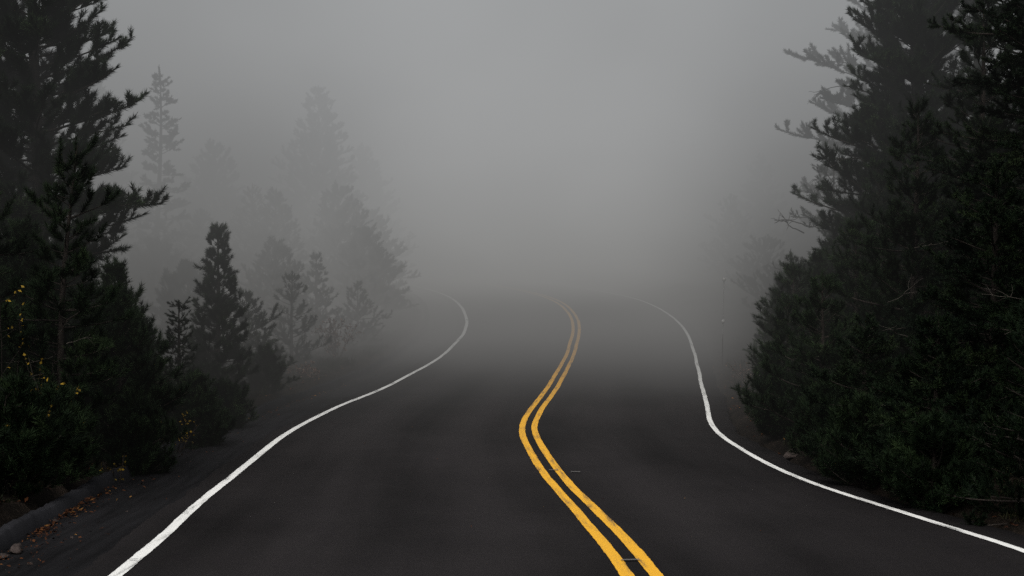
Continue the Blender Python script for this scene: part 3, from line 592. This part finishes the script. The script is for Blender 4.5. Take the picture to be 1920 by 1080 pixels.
def rock(lab, x, y, s, z, seed):
    r = np.random.default_rng(seed); nu, nv = 14, 9
    V = []
    off = r.uniform(0, 50, 3)
    for b in range(nv+1):
        th = PI*b/nv
        for a in range(nu):
            ph = 2*PI*a/nu; d = np.array([math.sin(th)*math.cos(ph), math.sin(th)*math.sin(ph), math.cos(th)])
            k = 1+.22*math.sin(3*d[0]+off[0])+.18*math.sin(4*d[1]+off[1])+.12*math.sin(6*d[2]+off[2])+.06*r.normal()*(0 < b < nv)
            V.append(d*k*np.array(s))
    i = np.arange(nv)[:, None]*nu; j = np.arange(nu)[None]; j2 = (j+1) % nu
    o = mesh_obj('rock', np.array(V), np.stack([i+j, i+j2+0*i, i+nu+j2, i+nu+j], -1).reshape(-1, 4), M['rock'])
    o.location = (x, y, z+s[2]*.6); o.rotation_euler = (0, 0, r.uniform(0, 6)); tag(o, lab, 'rock', 'stones at the foot of the kerb')
for k, (lab, y, o, s) in enumerate([('largest reddish-grey rock at the foot of the kerb', 12.05, -.13, (.085, .06, .04)), ('flat stone touching the near side of the largest rock', 11.75, -.10, (.05, .04, .022)),
     ('pebble lying out on the shoulder, beyond the largest rock', 12.9, -.42, (.018, .016, .010)), ('small pale stone on the shoulder nearest the camera', 11.4, -.40, (.022, .018, .012)),
     ('small round stone against the kerb past the first clump of leaves', 14.1, -.06, (.035, .03, .022)), ('loose chip of stone in the middle of the shoulder', 14.9, -.62, (.014, .012, .008))]):
    i = np.array([np.searchsorted(RC[:, 1], y)]); p, z, _ = at_road(np.array([y]), RC[i, 3]+RC[i, 5]+o)
    rock(lab, p[0, 0], p[0, 1], s, z[0]-.05, 600+k)
rock('brown rock lying at the edge of the right verge below the fourth low pine', 3.95, 20.1, (.16, .11, .07), gz1(3.95, 20.1)-.03, 640)

def undergrowth():
    n = 9000; Y = 9+rng.random(n)**1.3*42; i = np.clip(np.searchsorted(RC[:, 1], Y), 0, len(RC)-1)
    left = rng.random(n) < .5
    o = np.where(left, RC[i, 3]+RC[i, 5]+.42+np.abs(rng.normal(0, 1.1, n)), -(RC[i, 4]+.72+np.abs(rng.normal(0, 1.2, n))))
    # keep the dirt bank by the post mostly bare
    keep = left | (Y < 22) | (np.abs(o) > RC[i, 4]+1.7) | (rng.random(n) < .15); Y = Y[keep]; o = o[keep]
    p, _, _ = at_road(Y, o); g, _ = ground(p[:, 0], p[:, 1]); c = np.c_[p, g-.01]; n = len(c)
    kq = 9; idx = np.repeat(np.arange(n), kq); m = len(idx)
    h = (rng.uniform(.05, .20, n)*np.clip(vnoise(c[:, 0], c[:, 1], 1.1, 9)+.9, .3, 1.6))[idx]*rng.uniform(.5, 1.1, m)
    d = unit(np.c_[rng.normal(0, .45, (m, 2)), np.ones(m)]); b = c[idx]+np.c_[rng.normal(0, .035, (m, 2)), np.zeros(m)]
    s = unit(np.cross(d, rng.normal(size=(m, 3))))*rng.uniform(.003, .009, m)[:, None]
    mid = b+d*h[:, None]*.55; tip = mid+unit(d+rng.normal(0, .35, (m, 3)))*h[:, None]*.45
    V = np.stack([b-s*.6, b+s*.6, mid+s, mid-s, tip], 1).reshape(-1, 3); q = np.arange(m)[:, None]*5
    t = np.repeat(np.clip(rng.normal(.35, .2, n)[idx]+rng.normal(0, .08, m), 0, 1), 5)
    return mesh_obj('undergrowth', V, [q+np.array([[0, 1, 2, 3]]), q+np.array([[3, 2, 4]])], M['under'], attr=t)
tag(undergrowth(), 'dark low grass and weeds under the trees on both verges', 'undergrowth', kind='stuff')

# ------------------------------------------------------------------ fog: one bank of haze over the road, thickening with distance
fm = bpy.data.materials.new('fog'); fm.use_nodes = True; n = fm.node_tree.nodes; l = fm.node_tree.links; n.remove(n['Principled BSDF'])
geo = n.new('ShaderNodeNewGeometry'); sep = n.new('ShaderNodeSeparateXYZ'); l.new(geo.outputs['Position'], sep.inputs[0])
def mrange(x, a, b, c=0, d=1, smooth=True):
    q = n.new('ShaderNodeMapRange'); q.interpolation_type = 'SMOOTHSTEP' if smooth else 'LINEAR'; l.new(x, q.inputs[0])
    for k, vv in zip((1, 2, 3, 4), (a, b, c, d)): q.inputs[k].default_value = vv
    return q.outputs[0]
def mth(op, a, b=None, c=None):
    q = n.new('ShaderNodeMath'); q.operation = op
    for k, vv in enumerate((a, b, c)):
        if vv is None: continue
        if isinstance(vv, (int, float)): q.inputs[k].default_value = vv
        else: l.new(vv, q.inputs[k])
    return q.outputs[0]
DENS = [(0, .000), (16, .001), (23, .009), (29, .034), (36, .062), (45, .080), (54, .108), (70, .19), (100, .24)]
dr = ramp(n, [(a/100, (b/.25,)*3) for a, b in DENS]); l.new(mth('DIVIDE', sep.outputs[1], 100.), dr.inputs[0])
mp = n.new('ShaderNodeMapping'); mp.inputs['Scale'].default_value = (.09, .09, .16); l.new(geo.outputs['Position'], mp.inputs[0])
wisp = n.new('ShaderNodeTexNoise'); wisp.inputs['Scale'].default_value = 1; wisp.inputs['Detail'].default_value = 2; l.new(mp.outputs[0], wisp.inputs['Vector'])
xo = mth('ABSOLUTE', mth('SUBTRACT', sep.outputs[0], 2.5))
thick = mth('MULTIPLY', mrange(xo, 5, 12, 1.0, 1.25), mth('ADD', 1.0, mth('MULTIPLY', mrange(sep.outputs[0], -3.6, -6.2, 0, .9), mrange(sep.outputs[2], 3.0, 7.5, 1, 0))))
dens = mth('MULTIPLY', thick, mth('MULTIPLY', mth('MULTIPLY', dr.outputs[0], .25), mrange(wisp.outputs['Fac'], .3, .7, .55, 1.45)))
pocket = mth('SUBTRACT', 1.0, mth('MULTIPLY', mth('MULTIPLY', mrange(sep.outputs[0], 4.0, 6.0), mrange(sep.outputs[1], 30, 38, 1, 0)), .55))
dens = mth('MULTIPLY', dens, pocket)
ab = n.new('ShaderNodeVolumeAbsorption'); ab.inputs['Color'].default_value = (0, 0, 0, 1); l.new(dens, ab.inputs['Density'])
# self-glowing haze, light painted in: dim among trees and near ground, bright over road
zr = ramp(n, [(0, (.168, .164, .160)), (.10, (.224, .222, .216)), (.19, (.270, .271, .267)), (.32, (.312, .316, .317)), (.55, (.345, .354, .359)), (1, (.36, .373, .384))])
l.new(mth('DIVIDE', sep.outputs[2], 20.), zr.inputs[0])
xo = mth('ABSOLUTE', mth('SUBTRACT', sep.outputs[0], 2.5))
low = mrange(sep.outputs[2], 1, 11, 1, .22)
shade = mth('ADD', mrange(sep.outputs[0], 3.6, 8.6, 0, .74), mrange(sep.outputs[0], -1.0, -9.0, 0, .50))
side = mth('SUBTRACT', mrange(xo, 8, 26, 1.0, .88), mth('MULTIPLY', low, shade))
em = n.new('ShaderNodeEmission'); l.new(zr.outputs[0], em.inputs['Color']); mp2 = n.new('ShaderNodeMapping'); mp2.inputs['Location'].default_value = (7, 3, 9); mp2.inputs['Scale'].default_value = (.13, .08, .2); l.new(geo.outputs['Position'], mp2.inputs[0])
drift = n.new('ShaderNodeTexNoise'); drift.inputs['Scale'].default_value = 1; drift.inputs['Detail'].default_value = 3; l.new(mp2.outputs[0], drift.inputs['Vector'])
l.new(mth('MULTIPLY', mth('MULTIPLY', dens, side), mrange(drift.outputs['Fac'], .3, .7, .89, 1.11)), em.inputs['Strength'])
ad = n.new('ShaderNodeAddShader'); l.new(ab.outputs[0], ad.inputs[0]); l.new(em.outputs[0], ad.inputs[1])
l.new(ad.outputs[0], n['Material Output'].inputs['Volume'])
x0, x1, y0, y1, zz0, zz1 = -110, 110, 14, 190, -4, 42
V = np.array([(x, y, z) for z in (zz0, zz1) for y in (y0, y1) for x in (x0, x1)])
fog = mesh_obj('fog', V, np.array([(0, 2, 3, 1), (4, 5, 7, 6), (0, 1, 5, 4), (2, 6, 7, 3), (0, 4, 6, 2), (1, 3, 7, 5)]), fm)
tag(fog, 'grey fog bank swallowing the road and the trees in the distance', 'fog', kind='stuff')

# ------------------------------------------------------------------ light, sky, camera
w = bpy.data.worlds.new('World'); sc.world = w; w.use_nodes = True; n = w.node_tree.nodes; l = w.node_tree.links
sky = n.new('ShaderNodeTexSky'); sky.sky_type = 'NISHITA'; sky.sun_disc = False
EL, AZ = math.radians(58), math.radians(200)
sky.sun_elevation = EL; sky.sun_rotation = AZ; sky.dust_density = 6; sky.air_density = 1.5
hs = n.new('ShaderNodeHueSaturation'); hs.inputs['Saturation'].default_value = .25; l.new(sky.outputs[0], hs.inputs['Color'])
l.new(hs.outputs[0], n['Background'].inputs['Color']); n['Background'].inputs['Strength'].default_value = .10
sd = bpy.data.lights.new('sun', 'SUN'); sd.energy = 1.5; sd.angle = math.radians(60); sd.color = (1, .985, .96)
so = bpy.data.objects.new('sun', sd); COL.objects.link(so)
dirv = Vector((math.sin(AZ)*math.cos(EL), math.cos(AZ)*math.cos(EL), math.sin(EL)))
so.rotation_euler = dirv.to_track_quat('Z', 'Y').to_euler(); so.location = (0, 0, 30)

cd = bpy.data.cameras.new('camera'); cam = bpy.data.objects.new('camera', cd); COL.objects.link(cam)
cam.location = (0, 0, CAM_Z); cam.rotation_euler = (PI/2, 0, 0); cd.lens = 50; cd.sensor_width = 36; cd.clip_end = 1000; cd.clip_start = .1
sc.camera = cam
sc.view_settings.view_transform = 'Standard'; sc.view_settings.look = 'None'; sc.view_settings.exposure = 0
sc.render.resolution_x = 1024; sc.render.resolution_y = 576
sc.cycles.volume_step_rate = .25; sc.cycles.volume_max_steps = 96
sc.cycles.max_bounces = 4; sc.cycles.diffuse_bounces = 2; sc.cycles.glossy_bounces = 2; sc.cycles.transparent_max_bounces = 8; sc.cycles.volume_bounces = 0
sc.cycles.use_denoising = False
